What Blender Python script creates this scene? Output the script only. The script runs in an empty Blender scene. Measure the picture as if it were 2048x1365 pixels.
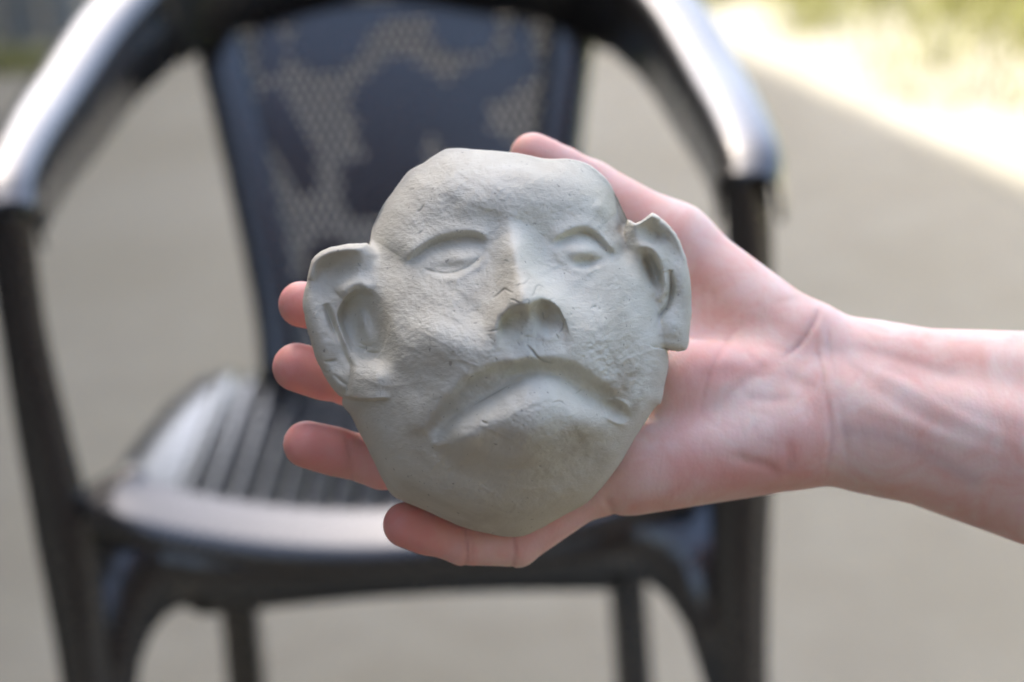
import bpy, bmesh, math, random
import numpy as np
from mathutils import Vector, Matrix

random.seed(7)
RNG = np.random.default_rng(11)
scene = bpy.context.scene
COL = scene.collection

# ------------------------------------------------------------------ camera
FPX = 4357.0                       # focal length in photo pixels (50 mm on a 23.5 mm wide sensor)
PITCH, ROLL = math.radians(17.0), math.radians(3.5)
CAM = Vector((0.0, 0.0, 1.02))
FWD = Vector((0, math.cos(PITCH), -math.sin(PITCH)))
_U0 = Vector((0, math.sin(PITCH), math.cos(PITCH)))
_R0 = Vector((1, 0, 0))
RIGHT = _R0 * math.cos(ROLL) - _U0 * math.sin(ROLL)
UP = _U0 * math.cos(ROLL) + _R0 * math.sin(ROLL)
DIST = 0.69                        # camera to the clay face
cam_data = bpy.data.cameras.new('camera')
cam = bpy.data.objects.new('camera', cam_data)
COL.objects.link(cam)
rot = Matrix((RIGHT, UP, -FWD)).transposed()
cam.matrix_world = Matrix.Translation(CAM) @ rot.to_4x4()
cam_data.sensor_width = 23.5
cam_data.lens = 50.0
cam_data.clip_start = 0.02
cam_data.clip_end = 400.0
cam_data.dof.use_dof = True
cam_data.dof.focus_distance = 0.662
cam_data.dof.aperture_fstop = 4.4
cam_data.dof.aperture_blades = 7
scene.camera = cam

# ------------------------------------------------------------------ sky, sun, exposure
SUN_EL = math.radians(50.0)
SUN_AZ = math.radians(-45.0)                 # from the left and ahead, over the house roof
world = bpy.data.worlds.new('World')
scene.world = world
world.use_nodes = True
nt = world.node_tree
sky = nt.nodes.new('ShaderNodeTexSky')
sky.sky_type = 'NISHITA'
sky.sun_disc = False
sky.sun_elevation = SUN_EL
sky.sun_rotation = SUN_AZ
sky.air_density = 1.0
sky.dust_density = 7.0
sky.ozone_density = 1.0
nt.links.new(sky.outputs[0], nt.nodes['Background'].inputs[0])
nt.nodes['Background'].inputs[1].default_value = 0.15
sl = bpy.data.lights.new('sun', 'SUN')
sl.energy = 3.7
sl.angle = math.radians(0.5)
sl.color = (1.0, 0.93, 0.82)
sun = bpy.data.objects.new('sun', sl)
COL.objects.link(sun)
to_sun = Vector((math.sin(SUN_AZ) * math.cos(SUN_EL), math.cos(SUN_AZ) * math.cos(SUN_EL), math.sin(SUN_EL)))
sun.rotation_euler = (-to_sun).to_track_quat('-Z', 'Y').to_euler()
sun.location = (-9, -2, 8)
vs = scene.view_settings
vs.view_transform = 'Standard'
vs.look = 'None'
vs.gamma = 1.0
vs.use_curve_mapping = False
vs.exposure = 2.0
vs.use_white_balance = True
vs.white_balance_temperature = 6300
vs.white_balance_tint = 10
scene.render.engine = 'CYCLES'
scene.cycles.use_denoising = True
scene.cycles.max_bounces = 8

# ------------------------------------------------------------------ helpers
def tag(o, label=None, cat=None, group=None, kind=None):
    if label: o['label'] = label
    if cat: o['category'] = cat
    if group: o['group'] = group
    if kind: o['kind'] = kind
    return o

def link(name, me, mat=None, parent=None, smooth=True):
    o = bpy.data.objects.new(name, me)
    COL.objects.link(o)
    if mat: me.materials.append(mat)
    if parent: o.parent = parent
    if smooth and len(me.polygons):
        me.polygons.foreach_set('use_smooth', np.ones(len(me.polygons), dtype=bool))
    return o

def empty(name, loc=(0, 0, 0)):
    o = bpy.data.objects.new(name, None)
    o.empty_display_size = 0.05
    o.location = loc
    COL.objects.link(o)
    return o

def mesh_np(name, verts, quads):
    """quads: (n,4) int array; fast mesh creation"""
    me = bpy.data.meshes.new(name)
    verts = np.asarray(verts, np.float32); quads = np.asarray(quads, np.int32)
    k = quads.shape[1]
    me.vertices.add(len(verts)); me.vertices.foreach_set('co', verts.ravel())
    me.loops.add(quads.size); me.loops.foreach_set('vertex_index', quads.ravel())
    me.polygons.add(len(quads))
    me.polygons.foreach_set('loop_start', np.arange(0, quads.size, k, dtype=np.int32))
    me.polygons.foreach_set('loop_total', np.full(len(quads), k, dtype=np.int32))
    me.update(calc_edges=True)
    return me

def catmull(pts, n=8, closed=False):
    P = np.asarray(pts, float); N = len(P); out = []
    idx = range(N) if closed else range(N - 1)
    for i in idx:
        if closed:
            p0, p1, p2, p3 = P[i - 1], P[i], P[(i + 1) % N], P[(i + 2) % N]
        else:
            p1, p2 = P[i], P[i + 1]
            p0 = P[i - 1] if i > 0 else 2 * p1 - p2
            p3 = P[i + 2] if i + 2 < N else 2 * p2 - p1
        for t in np.arange(n) / n:
            out.append(0.5 * (2 * p1 + (p2 - p0) * t + (2 * p0 - 5 * p1 + 4 * p2 - p3) * t * t + (3 * p1 - p0 - 3 * p2 + p3) * t ** 3))
    if not closed: out.append(P[-1])
    return np.array(out)

def newmat(name):
    m = bpy.data.materials.new(name); m.use_nodes = True
    return m, m.node_tree.nodes, m.node_tree.links, m.node_tree.nodes['Principled BSDF']

def noise(N, L, vec, scale, detail=4, rough=0.55, dist=0.0):
    n = N.new('ShaderNodeTexNoise')
    n.inputs['Scale'].default_value = scale; n.inputs['Detail'].default_value = detail
    n.inputs['Roughness'].default_value = rough; n.inputs['Distortion'].default_value = dist
    L.new(vec, n.inputs['Vector'])
    return n.outputs['Fac']

def ramp(N, L, fac, stops):
    r = N.new('ShaderNodeValToRGB')
    el = r.color_ramp.elements
    while len(el) < len(stops): el.new(0.5)
    for e, (p, c) in zip(el, stops):
        e.position = p; e.color = (*c, 1) if len(c) == 3 else c
    L.new(fac, r.inputs[0])
    return r.outputs[0]

def mix(N, L, fac, a, b, mode='MIX'):
    m = N.new('ShaderNodeMix'); m.data_type = 'RGBA'; m.blend_type = mode
    for s, v in ((m.inputs[0], fac), (m.inputs[6], a), (m.inputs[7], b)):
        if hasattr(v, 'default_value'): L.new(v, s)
        else: s.default_value = v if isinstance(v, (int, float)) else (*v, 1)
    return m.outputs[2]

def bump(N, L, h, strength, dist, prev=None):
    b = N.new('ShaderNodeBump'); b.inputs['Strength'].default_value = strength
    b.inputs['Distance'].default_value = dist
    L.new(h, b.inputs['Height'])
    if prev is not None: L.new(prev, b.inputs['Normal'])
    return b.outputs['Normal']

# ------------------------------------------------------------------ materials
def mat_ground():
    m, N, L, B = newmat('sandy_ground')
    tc = N.new('ShaderNodeTexCoord').outputs['Object']
    big = noise(N, L, tc, 0.9, 5, 0.6, 0.4)
    c = ramp(N, L, big, [(0.3, (0.215, 0.192, 0.13)), (0.5, (0.27, 0.252, 0.193)), (0.72, (0.32, 0.305, 0.25))])
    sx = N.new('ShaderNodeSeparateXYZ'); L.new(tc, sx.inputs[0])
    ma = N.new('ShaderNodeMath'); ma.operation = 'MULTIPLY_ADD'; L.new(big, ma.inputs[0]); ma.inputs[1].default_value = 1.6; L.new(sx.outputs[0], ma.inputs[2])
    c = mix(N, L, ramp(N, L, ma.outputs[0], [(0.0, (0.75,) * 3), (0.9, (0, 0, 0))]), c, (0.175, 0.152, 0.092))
    mid = noise(N, L, tc, 7.0, 6, 0.65)
    c = mix(N, L, ramp(N, L, mid, [(0.40, (0, 0, 0)), (0.72, (0.55, 0.55, 0.55))]), c, (0.17, 0.145, 0.10))
    fine = noise(N, L, tc, 160.0, 4, 0.7)
    c = mix(N, L, 0.35, c, ramp(N, L, fine, [(0.3, (0.16, 0.14, 0.10)), (0.6, (0.35, 0.33, 0.27))]))
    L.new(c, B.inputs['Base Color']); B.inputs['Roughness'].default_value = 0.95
    L.new(bump(N, L, fine, 0.6, 0.004, bump(N, L, mid, 0.5, 0.02)), B.inputs['Normal'])
    return m

def mat_clay():
    m, N, L, B = newmat('dried_clay')
    tc = N.new('ShaderNodeTexCoord').outputs['Object']
    n1 = noise(N, L, tc, 38.0, 6, 0.62, 0.6)
    c = ramp(N, L, n1, [(0.26, (0.53, 0.49, 0.395)), (0.5, (0.65, 0.62, 0.52)), (0.74, (0.71, 0.69, 0.60))])
    n2 = noise(N, L, tc, 14.0, 3, 0.5)
    c = mix(N, L, ramp(N, L, n2, [(0.55, (0, 0, 0)), (0.72, (0.45, 0.45, 0.45))]), c, (0.52, 0.45, 0.35))
    sp = noise(N, L, tc, 520.0, 2, 0.5)
    c = mix(N, L, ramp(N, L, sp, [(0.69, (0, 0, 0)), (0.75, (0.5, 0.5, 0.5))]), c, (0.16, 0.14, 0.11))
    at = N.new('ShaderNodeAttribute'); at.attribute_name = 'stain_shade'
    sep = N.new('ShaderNodeSeparateColor'); L.new(at.outputs['Color'], sep.inputs[0])
    c = mix(N, L, sep.outputs[0], c, (0.30, 0.235, 0.16))
    c = mix(N, L, sep.outputs[1], c, (0.06, 0.052, 0.045))
    L.new(c, B.inputs['Base Color'])
    B.inputs['Roughness'].default_value = 0.82
    B.inputs['Specular IOR Level'].default_value = 0.28
    g1 = noise(N, L, tc, 900.0, 4, 0.7)
    mp = N.new('ShaderNodeMapping'); mp.inputs['Scale'].default_value = (1.0, 3.2, 1.0); mp.inputs['Rotation'].default_value = (0, 0, 0.5)
    L.new(tc, mp.inputs['Vector'])
    g2 = noise(N, L, mp.outputs[0], 230.0, 6, 0.68, 0.8)
    L.new(bump(N, L, g1, 0.6, 0.0003, bump(N, L, g2, 0.42, 0.0007)), B.inputs['Normal'])
    return m

def mat_skin():
    m, N, L, B = newmat('skin')
    tc = N.new('ShaderNodeTexCoord').outputs['Object']
    n1 = noise(N, L, tc, 55.0, 5, 0.6, 0.7)
    pale = mix(N, L, ramp(N, L, n1, [(0.36, (0, 0, 0)), (0.66, (1, 1, 1))]), (0.83, 0.50, 0.415), (0.89, 0.685, 0.605))
    at = N.new('ShaderNodeAttribute'); at.attribute_name = 'flush'
    sep = N.new('ShaderNodeSeparateColor'); L.new(at.outputs['Color'], sep.inputs[0])
    n2 = noise(N, L, tc, 120.0, 4, 0.6, 0.4)
    k = N.new('ShaderNodeMath'); k.operation = 'MULTIPLY_ADD'; k.use_clamp = True
    L.new(n2, k.inputs[0]); k.inputs[1].default_value = 0.5; k.inputs[2].default_value = -0.25
    k2 = N.new('ShaderNodeMath'); k2.operation = 'ADD'; k2.use_clamp = True
    L.new(sep.outputs[0], k2.inputs[0]); L.new(k.outputs[0], k2.inputs[1])
    c = mix(N, L, k2.outputs[0], pale, (0.80, 0.31, 0.265))
    c = mix(N, L, sep.outputs[1], c, (0.42, 0.14, 0.11))
    c = mix(N, L, sep.outputs[2], c, (0.50, 0.37, 0.36))
    L.new(c, B.inputs['Base Color'])
    B.inputs['Roughness'].default_value = 0.5
    B.inputs['Specular IOR Level'].default_value = 0.35
    B.inputs['Subsurface Weight'].default_value = 0.55
    B.inputs['Subsurface Radius'].default_value = (1.0, 0.32, 0.18)
    B.inputs['Subsurface Scale'].default_value = 0.004
    vo = N.new('ShaderNodeTexVoronoi'); vo.inputs['Scale'].default_value = 900.0
    L.new(tc, vo.inputs['Vector'])
    mp = N.new('ShaderNodeMapping'); mp.inputs['Scale'].default_value = (3.0, 0.8, 1.0)
    L.new(tc, mp.inputs['Vector'])
    g2 = noise(N, L, mp.outputs[0], 160.0, 5, 0.6, 0.5)
    L.new(bump(N, L, vo.outputs['Distance'], 0.10, 0.0004, bump(N, L, g2, 0.16, 0.0008)), B.inputs['Normal'])
    return m

def mat_simple(name, col, rough=0.5, spec=0.5, var=0.0, scale=20.0):
    m, N, L, B = newmat(name)
    tc = N.new('ShaderNodeTexCoord').outputs['Object']
    n = noise(N, L, tc, scale, 5, 0.6)
    lo = tuple(max(0, c * (1 - var)) for c in col); hi = tuple(min(1, c * (1 + var)) for c in col)
    L.new(ramp(N, L, n, [(0.3, lo), (0.7, hi)]), B.inputs['Base Color'])
    B.inputs['Roughness'].default_value = rough
    B.inputs['Specular IOR Level'].default_value = spec
    return m

def mat_plastic():
    m, N, L, B = newmat('dark_brown_plastic')
    tc = N.new('ShaderNodeTexCoord').outputs['Object']
    n = noise(N, L, tc, 9.0, 6, 0.65, 1.5)
    L.new(ramp(N, L, n, [(0.3, (0.013, 0.012, 0.012)), (0.7, (0.028, 0.024, 0.022))]), B.inputs['Base Color'])
    d = noise(N, L, tc, 40.0, 5, 0.7)
    L.new(ramp(N, L, d, [(0.3, (0.22,) * 3), (0.75, (0.38,) * 3)]), B.inputs['Roughness'])
    B.inputs['Specular IOR Level'].default_value = 0.5
    B.inputs['Coat Weight'].default_value = 1.0
    B.inputs['Coat Roughness'].default_value = 0.2
    B.inputs['Coat IOR'].default_value = 1.65
    f = noise(N, L, tc, 260.0, 3, 0.6)
    L.new(bump(N, L, f, 0.12, 0.001), B.inputs['Normal'])
    return m

M_GROUND, M_CLAY, M_SKIN, M_PLASTIC = mat_ground(), mat_clay(), mat_skin(), mat_plastic()
M_NAIL = mat_simple('fingernail', (0.62, 0.40, 0.34), 0.3, 0.5, 0.06, 200)
M_WALL = mat_simple('brown_plaster', (0.15, 0.12, 0.095), 0.9, 0.3, 0.12, 2)
M_ROOF = mat_simple('clay_tile', (0.32, 0.14, 0.08), 0.85, 0.3, 0.2, 6)
M_BLOCK = mat_simple('concrete_block', (0.30, 0.29, 0.26), 0.9, 0.3, 0.25, 12)
M_GRASS = mat_simple('grass_blade', (0.36, 0.35, 0.12), 0.7, 0.3, 0.5, 3)
M_DRYGRASS = mat_simple('dry_grass', (0.34, 0.32, 0.10), 0.7, 0.3, 0.4, 3)
M_FLOOR = mat_simple('dark_floor', (0.10, 0.075, 0.05), 0.6, 0.4, 0.3, 5)
M_ADDED_LAWN = mat_simple('added_lawn', (0.10, 0.125, 0.035), 0.9, 0.2, 0.5, 4)
M_LEAF = mat_simple('fallen_leaf', (0.40, 0.34, 0.06), 0.7, 0.3, 0.4, 8)

# ------------------------------------------------------------------ setting
def build_setting():
    bm = bmesh.new()
    bmesh.ops.create_grid(bm, x_segments=60, y_segments=60, size=150)
    me = bpy.data.meshes.new('ground'); bm.to_mesh(me); bm.free()
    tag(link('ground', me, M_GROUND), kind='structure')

def box(bm, x0, x1, y0, y1, z0, z1, bev=0.0, seg=2):
    vs = [bm.verts.new(p) for p in ((x0, y0, z0), (x1, y0, z0), (x1, y1, z0), (x0, y1, z0), (x0, y0, z1), (x1, y0, z1), (x1, y1, z1), (x0, y1, z1))]
    fs = [bm.faces.new([vs[i] for i in f]) for f in ((3, 2, 1, 0), (4, 5, 6, 7), (0, 1, 5, 4), (1, 2, 6, 5), (2, 3, 7, 6), (3, 0, 4, 7))]
    if bev:
        es = {e for f in fs for e in f.edges}
        bmesh.ops.bevel(bm, geom=list(es), offset=bev, segments=seg, affect='EDGES', profile=0.6)

def bm_obj(name, bm, mat, parent=None, smooth=True):
    bmesh.ops.recalc_face_normals(bm, faces=bm.faces)
    me = bpy.data.meshes.new(name); bm.to_mesh(me); bm.free()
    return link(name, me, mat, parent, smooth)

build_setting()

def build_added_house():
    # an L-shaped house added out of view left of and behind the camera: its left wing's roof line throws the shade edge across the ground
    t = tag(empty('added_house', (0.59, 6.22, 0)), 'brown plastered house added out of view on the left to cast the shade over the chair', 'added_house')
    t.rotation_euler.z = math.atan2(0.2156, 1.0)          # local y runs along the shade edge
    hgt = 7.5; off = hgt / math.tan(SUN_EL) * 0.542
    bm = bmesh.new(); box(bm, -off - 4.0, -off, -7.0, 8.4, 0, hgt); bm_obj('wall', bm, M_WALL, t, False)
    # unseen veranda added to darken the side behind the camera: back wall and deep lean-to roof
    bm = bmesh.new(); box(bm, -off + .003, 1.2, -11.9, -9.6, 0, 2.9); bm_obj('added_veranda_wall', bm, M_WALL, t, False)
    bm = bmesh.new()
    v = [bm.verts.new(p) for p in ((-off + .005, -9.597, 2.85), (1.2, -9.597, 2.85), (1.2, -7.4, 2.5), (-off + .005, -7.4, 2.5), (-off + .005, -9.597, 2.97), (1.2, -9.597, 2.97), (1.2, -7.4, 2.62), (-off + .005, -7.4, 2.62))]
    for f in ((0, 1, 2, 3), (4, 7, 6, 5), (0, 4, 5, 1), (1, 5, 6, 2), (2, 6, 7, 3), (3, 7, 4, 0)): bm.faces.new([v[i] for i in f])
    bm_obj('added_veranda_roof', bm, M_ROOF, t, False)
    bm = bmesh.new(); box(bm, -off + .004, 1.4, -9.597, -5.15, 0, .10, .01); bm_obj('added_veranda_floor', bm, M_FLOOR, t, False)  # dark floor added out of view to cut bounce light from below
    bm = bmesh.new(); x0, x1 = -off - 4.1, -off - .003
    v = [bm.verts.new(p) for p in ((x0, -7.1, hgt + .003), (x1, -7.1, hgt + .003), (x1, 8.5, hgt + .003), (x0, 8.5, hgt + .003), ((x0 + x1) / 2, -7.1, hgt + .7), ((x0 + x1) / 2, 8.5, hgt + .7))]
    for f in ((0, 3, 5, 4), (1, 4, 5, 2), (0, 4, 1), (3, 2, 5), (0, 1, 2, 3)): bm.faces.new([v[i] for i in f])
    bm_obj('roof', bm, M_ROOF, t, False)
build_added_house()

def build_added_lawn():
    # the lawn added right of the sunlit strip, out of view, to cut bounce light
    bm = bmesh.new(); n = 24
    e = [(1.25 + .12 * math.sin(k * 1.7) + .08 * math.sin(k * 4.1), -60 + 130 * k / (n * 4)) for k in range(n * 4 + 1)]
    a = [bm.verts.new((x, y, .004)) for x, y in e]; b = [bm.verts.new((90, y, .004)) for x, y in e]
    for i in range(len(e) - 1): bm.faces.new((a[i], b[i], b[i + 1], a[i + 1]))
    o = bm_obj('added_lawn', bm, M_ADDED_LAWN); o.location = (0.59, 6.22, 0); o.rotation_euler.z = math.atan2(0.2156, 1.0)
    tag(o, kind='structure')
build_added_lawn()

def build_added_garden_wall():
    # low wall added just beyond the top of the frame to darken reflections in the seat
    t = tag(empty('added_garden_wall', (-3.6, 9.4, 0)), 'low grey concrete wall added out of view beyond the chair to darken its seat reflections', 'wall')
    bm = bmesh.new(); box(bm, -3.0, 3.3, -.1, .1, 0, 2.3); bm_obj('panel', bm, M_BLOCK, t, False)
    bm = bmesh.new(); box(bm, -3.05, 3.35, -.15, .15, 2.302, 2.38, .01); bm_obj('coping', bm, M_BLOCK, t, False)
build_added_garden_wall()

# ------------------------------------------------------------------ the plastic armchair
CX, FY = -0.09, 1.52
def sweep(path, section_fn, closed_ends=True):
    """path: (n,3); section_fn(t)-> (k,2) offsets in (side, up); side is horizontal-ish"""
    P = np.asarray(path, float); n = len(P)
    T = np.gradient(P, axis=0); T /= np.linalg.norm(T, axis=1)[:, None]
    verts = []
    for i in range(n):
        t = T[i]; ref = np.array([0, 0, 1.0]) if abs(t[2]) < 0.8 else np.array([0, 1.0, 0])
        if sweep.ref is not None: ref = np.array(sweep.ref, float)
        s = np.cross(t, ref); s /= np.linalg.norm(s); u = np.cross(s, t)
        for a, b in section_fn(i / (n - 1)): verts.append(P[i] + s * a + u * b)
    k = len(section_fn(0.0)); q = []
    for i in range(n - 1):
        for j in range(k):
            q.append((i * k + j, i * k + (j + 1) % k, (i + 1) * k + (j + 1) % k, (i + 1) * k + j))
    bm = bmesh.new()
    V = [bm.verts.new(v) for v in verts]
    for f in q: bm.faces.new([V[i] for i in f])
    if closed_ends:
        bm.faces.new(V[:k][::-1]); bm.faces.new(V[-k:])
    return bm
sweep.ref = None

def arch_section(w, h, th=0.004, n=13):
    """rounded inverted channel, w wide, h deep, open below"""
    out = []
    for i in range(n):
        a = math.pi * i / (n - 1)
        c, s = math.cos(a), math.sin(a)
        out.append((w / 2 * math.copysign(abs(c) ** 0.8, c), 0.019 * abs(s) ** 0.85 if 0 < i < n - 1 else 0.0))
    out = [(w / 2 + .002, -h)] + out + [(-w / 2 - .002, -h)]
    inn = [(a * (1 - 2 * th / w), b - th if b > -h + 1e-6 else b) for a, b in out[::-1]]
    return out + inn

def rrect(w, h, r=0.008, n=3):
    out = []
    for cx, cy, a0 in ((w / 2 - r, h / 2 - r, 0), (-w / 2 + r, h / 2 - r, 90), (-w / 2 + r, -h / 2 + r, 180), (w / 2 - r, -h / 2 + r, 270)):
        for i in range(n + 1):
            a = math.radians(a0 + 90 * i / n); out.append((cx + r * math.cos(a), cy + r * math.sin(a)))
    return out

def build_chair():
    t = tag(empty('plastic_armchair', (CX, FY, 0)), 'dark brown plastic armchair with ribbed seat standing on the sandy ground', 'chair')
    # armrests and top rail (one sweep each, meeting end to end)
    arm = [(.265, .0, .655), (.270, .03, .672), (.268, .10, .688), (.260, .20, .706), (.245, .32, .733), (.222, .42, .757)]
    rail = [(.222, .42, .757), (.19, .475, .772), (.15, .51, .782), (.08, .54, .79), (0, .548, .793)]
    for s in (-1, 1):
        p = catmull([(s * x, y, z + (0.012 if s < 0 else 0)) for x, y, z in arm], 8)
        sweep.ref = (0, 0, 1)
        bm = sweep(p, lambda q: arch_section(.046 + .012 * q, .03 + .032 * q ** 1.5))
        bm_obj('armrest', bm, M_PLASTIC, t)
    full = [(-x, y, z + .012) for x, y, z in rail] + [(x, y, z) for x, y, z in rail[::-1][1:]]
    bm = sweep(catmull(full, 8), lambda q: arch_section(.058, .066))
    bm_obj('top_rail', bm, M_PLASTIC, t)
    # backrest: perforated panel with solid petals, between two side bars
    def half(z): return 0.118 + 0.045 * max(0, min(1, (z - .45) / .27)) ** 1.2
    def back_y(x, z): return .40 + (z - .42) * .36 + .10 * (1 - (x / .17) ** 2) * .18
    for s in (-1, 1):
        zs = np.linspace(.40, .765, 14)
        sweep.ref = (1, 0, 0)
        bm = sweep([(s * (half(z) + .004), back_y(.15, z) - .006, z) for z in zs], lambda q: rrect(.028, .044, .010))
        bm_obj('back_bar', bm, M_PLASTIC, t)
    petals = [(-.063, .700, .036, .027, .2), (-.03, .722, .03, .012, .1), (.063, .704, .032, .024, -.2), (-.001, .640, .044, .040, 0), (.079, .655, .055, .020, .35), (.055, .625, .03, .03, 0), (-.105, .615, .018, .055, .35),
              (-.03, .570, .032, .030, 0), (.115, .69, .012, .03, 0), (-.118, .70, .012, .03, 0), (.02, .535, .045, .04, 0), (-.07, .50, .025, .03, .5), (.09, .57, .03, .04, .3), (-.105, .475, .03, .02, 0), (.03, .46, .06, .02, 0), (-.01, .60, .02, .05, .6)]
    def solid(x, z):
        for px, pz, rx, rz, a in petals:
            dx, dz = x - px, z - pz
            u = dx * math.cos(a) + dz * math.sin(a); v = -dx * math.sin(a) + dz * math.cos(a)
            if (u / rx) ** 2 + (v / rz) ** 2 < 1: return True
        return False
    bm = bmesh.new(); c = 0.0088; th = 0.003
    rows = int(.33 / c)
    for r in range(rows):
        z0 = .41 + r * c; z1 = z0 + c; zc = (z0 + z1) / 2; hw = half(.57) + .02; n = int(2 * hw / c); cw = 2 * hw / n
        cuts = [-hw + k * cw for k in range(n + 1)] if r % 2 == 0 else [-hw] + [-hw + (k + .5) * cw for k in range(n)] + [hw]
        for x0, x1 in zip(cuts[:-1], cuts[1:]):
            xc = (x0 + x1) / 2
            if abs(xc) > half(zc) + .004: continue
            P = lambda x, z: bm.verts.new((x, back_y(x, z), z))
            o = [P(x0, z0), P(xc, z0), P(x1, z0), P(x1, zc), P(x1, z1), P(xc, z1), P(x0, z1), P(x0, zc)]
            edge = r < 2 or abs(xc) > half(zc) - .016 or zc > .722 or x1 - x0 < cw * .9
            if edge or solid(xc, zc):
                bm.faces.new(o)
            else:
                h = .25
                i_ = [P(xc + (x1 - x0) * h * math.cos(q), zc + c * h * math.sin(q)) for q in (math.radians(225 + 45 * j) for j in range(8))]
                for j in range(8): bm.faces.new((o[j], o[(j + 1) % 8], i_[(j + 1) % 8], i_[j]))
    bmesh.ops.remove_doubles(bm, verts=bm.verts, dist=1e-5)
    ob = bm_obj('back_panel', bm, M_PLASTIC, t)
    md = ob.modifiers.new('thickness', 'SOLIDIFY'); md.thickness = th
    # seat pan, slats, front roll
    def seat_z(y): return .421 - .05 * y - .006 * math.sin(max(0, min(1, y / .40)) * math.pi)
    def dish(x): return .028 * (x / .2) ** 2
    bm = bmesh.new(); ny, nx = 14, 20; g = []
    for j in range(ny + 1):
        y = .012 + (.42 - .012) * j / ny; row = []
        for i in range(nx + 1):
            x = (-1 + 2 * i / nx) * (.232 - .035 * (j / ny) ** 3); e = abs(-1 + 2 * i / nx)
            row.append(bm.verts.new((x, y, dish(x) + seat_z(y) - .0105 - (.006 * max(0, (e - .85) / .15) ** .8))))
        g.append(row)
    for j in range(ny):
        for i in range(nx): bm.faces.new((g[j][i], g[j][i + 1], g[j + 1][i + 1], g[j + 1][i]))
    seat = bm_obj('seat', bm, M_PLASTIC, t)
    md = seat.modifiers.new('thickness', 'SOLIDIFY'); md.thickness = .004
    nsl = 18
    sweep.ref = (0, 0, 1)
    ys = np.concatenate(([.020, .027], np.linspace(.04, .40, 14)))
    base = sweep([(0, y, seat_z(y) - .41 - .008 - (.006 if y < .022 else 0)) for y in ys], lambda q: rrect(.0196, .020, .0095, 6))
    me = bpy.data.meshes.new('seat_slat'); bmesh.ops.recalc_face_normals(base, faces=base.faces); base.to_mesh(me); base.free()
    me.materials.append(M_PLASTIC); me.polygons.foreach_set('use_smooth', np.ones(len(me.polygons), dtype=bool))
    for i in range(nsl):
        o = bpy.data.objects.new('seat_slat', me); COL.objects.link(o); o.parent = seat
        xs_ = (i - (nsl - 1) / 2) * .0198; o.location = (xs_, 0, dish(xs_) + .41); o.rotation_euler.y = -math.atan(.056 * xs_ / .04)
    fr = catmull([(-.225, .03, .414), (-.20, .004, .412), (-.10, -.008, .410), (0, -.011, .409), (.10, -.008, .410), (.20, .004, .412), (.225, .03, .414)], 6)
    bm = sweep([(x, y + .006, z - .001 + dish(x)) for x, y, z in fr], lambda q: [(a, b - .30 * a) for a, b in rrect(.054, .020, .0085, 6)]); bm_obj('seat_front_edge', bm, M_PLASTIC, t)
    # front apron and leg brackets
    bm = bmesh.new(); prof = []
    for i in range(41):
        x = -.262 + .524 * i / 40; a = abs(x)
        zb = .352 + .010 * (1 - (a / .17) ** 2) if a < .165 else .362 - .16 * (1 - math.sqrt(max(0, 1 - ((a - .165) / .062) ** 2))) if a < .2265 else .2
        prof.append((x, zb))
    rows = []
    for x, zb in prof:
        y = -.006 + .035 * (abs(x) / .25) ** 4
        rows.append([bm.verts.new((x, y - .002, .402 + .9 * dish(min(abs(x), .21)))), bm.verts.new((x, y, zb)), bm.verts.new((x, y + .006, zb)), bm.verts.new((x, y + .006, .402 + .9 * dish(min(abs(x), .21))))])
    for i in range(40):
        for j in range(4): bm.faces.new((rows[i][j], rows[i][(j + 1) % 4], rows[i + 1][(j + 1) % 4], rows[i + 1][j]))
    bm.faces.new(rows[0]); bm.faces.new(rows[-1][::-1])
    bm_obj('apron', bm, M_PLASTIC, t, True)
    for s in (-1, 1):
        # side rail under the seat edge
        bm = bmesh.new(); xa, xb = sorted((s * .228, s * .236)); box(bm, xa, xb, .04, .40, .335, .385, .003); bm_obj('side_rail', bm, M_PLASTIC, t)
        # front leg and arm post: one L-shaped post from the arm to the floor
        L = [(0, 0), (.036, 0), (.036, .006), (.006, .006), (.006, .052), (0, .052)]
        sec = lambda q, s=s: [((-s) * (a - .018) if False else (a - .018) * 1.0, b) for a, b in L]
        path = catmull([(s * .264, .004, .668 + (.012 if s < 0 else 0)), (s * .266, .006, .60), (s * .262, .012, .50), (s * .256, .014, .41), (s * .254, .006, .25), (s * .262, -.012, .0)], 6)
        P = path; bm = bmesh.new(); rings = []
        for (x, y, z) in P:
            w = .034 + .012 * max(0, 1 - abs(z - .42) / .16) + .006 * (1 - min(1, z / .3))
            rings.append([bm.verts.new((x + s * (w / 2 - a), y + b, z)) for a, b in ((0, 0), (w, 0), (w, .007), (.007, .007), (.007, .055), (0, .055))])
        for i in range(len(rings) - 1):
            for j in range(6): bm.faces.new((rings[i][j], rings[i][(j + 1) % 6], rings[i + 1][(j + 1) % 6], rings[i + 1][j]))
        bm.faces.new(rings[0]); bm.faces.new(rings[-1][::-1])
        bmesh.ops.recalc_face_normals(bm, faces=bm.faces)
        bmesh.ops.bevel(bm, geom=[e for e in bm.edges if abs((e.verts[0].co - e.verts[1].co).normalized().z) > .6], offset=.0025, segments=2, affect='EDGES')
        bm_obj('leg', bm, M_PLASTIC, t)
        sweep.ref = (0, 1, 0)
        bm = sweep(catmull([(s * .186, .40, .395), (s * .184, .405, .30), (s * .19, .43, .0)], 6), lambda q: rrect(.036, .046, .006)); bm_obj('leg', bm, M_PLASTIC, t)
    sweep.ref = (0, 0, 1)
    bm = sweep([(x, .415, .378) for x in np.linspace(-.20, .20, 6)], lambda q: rrect(.02, .05, .006)); bm_obj('rear_rail', bm, M_PLASTIC, t)
    return t
chair = build_chair()

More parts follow.
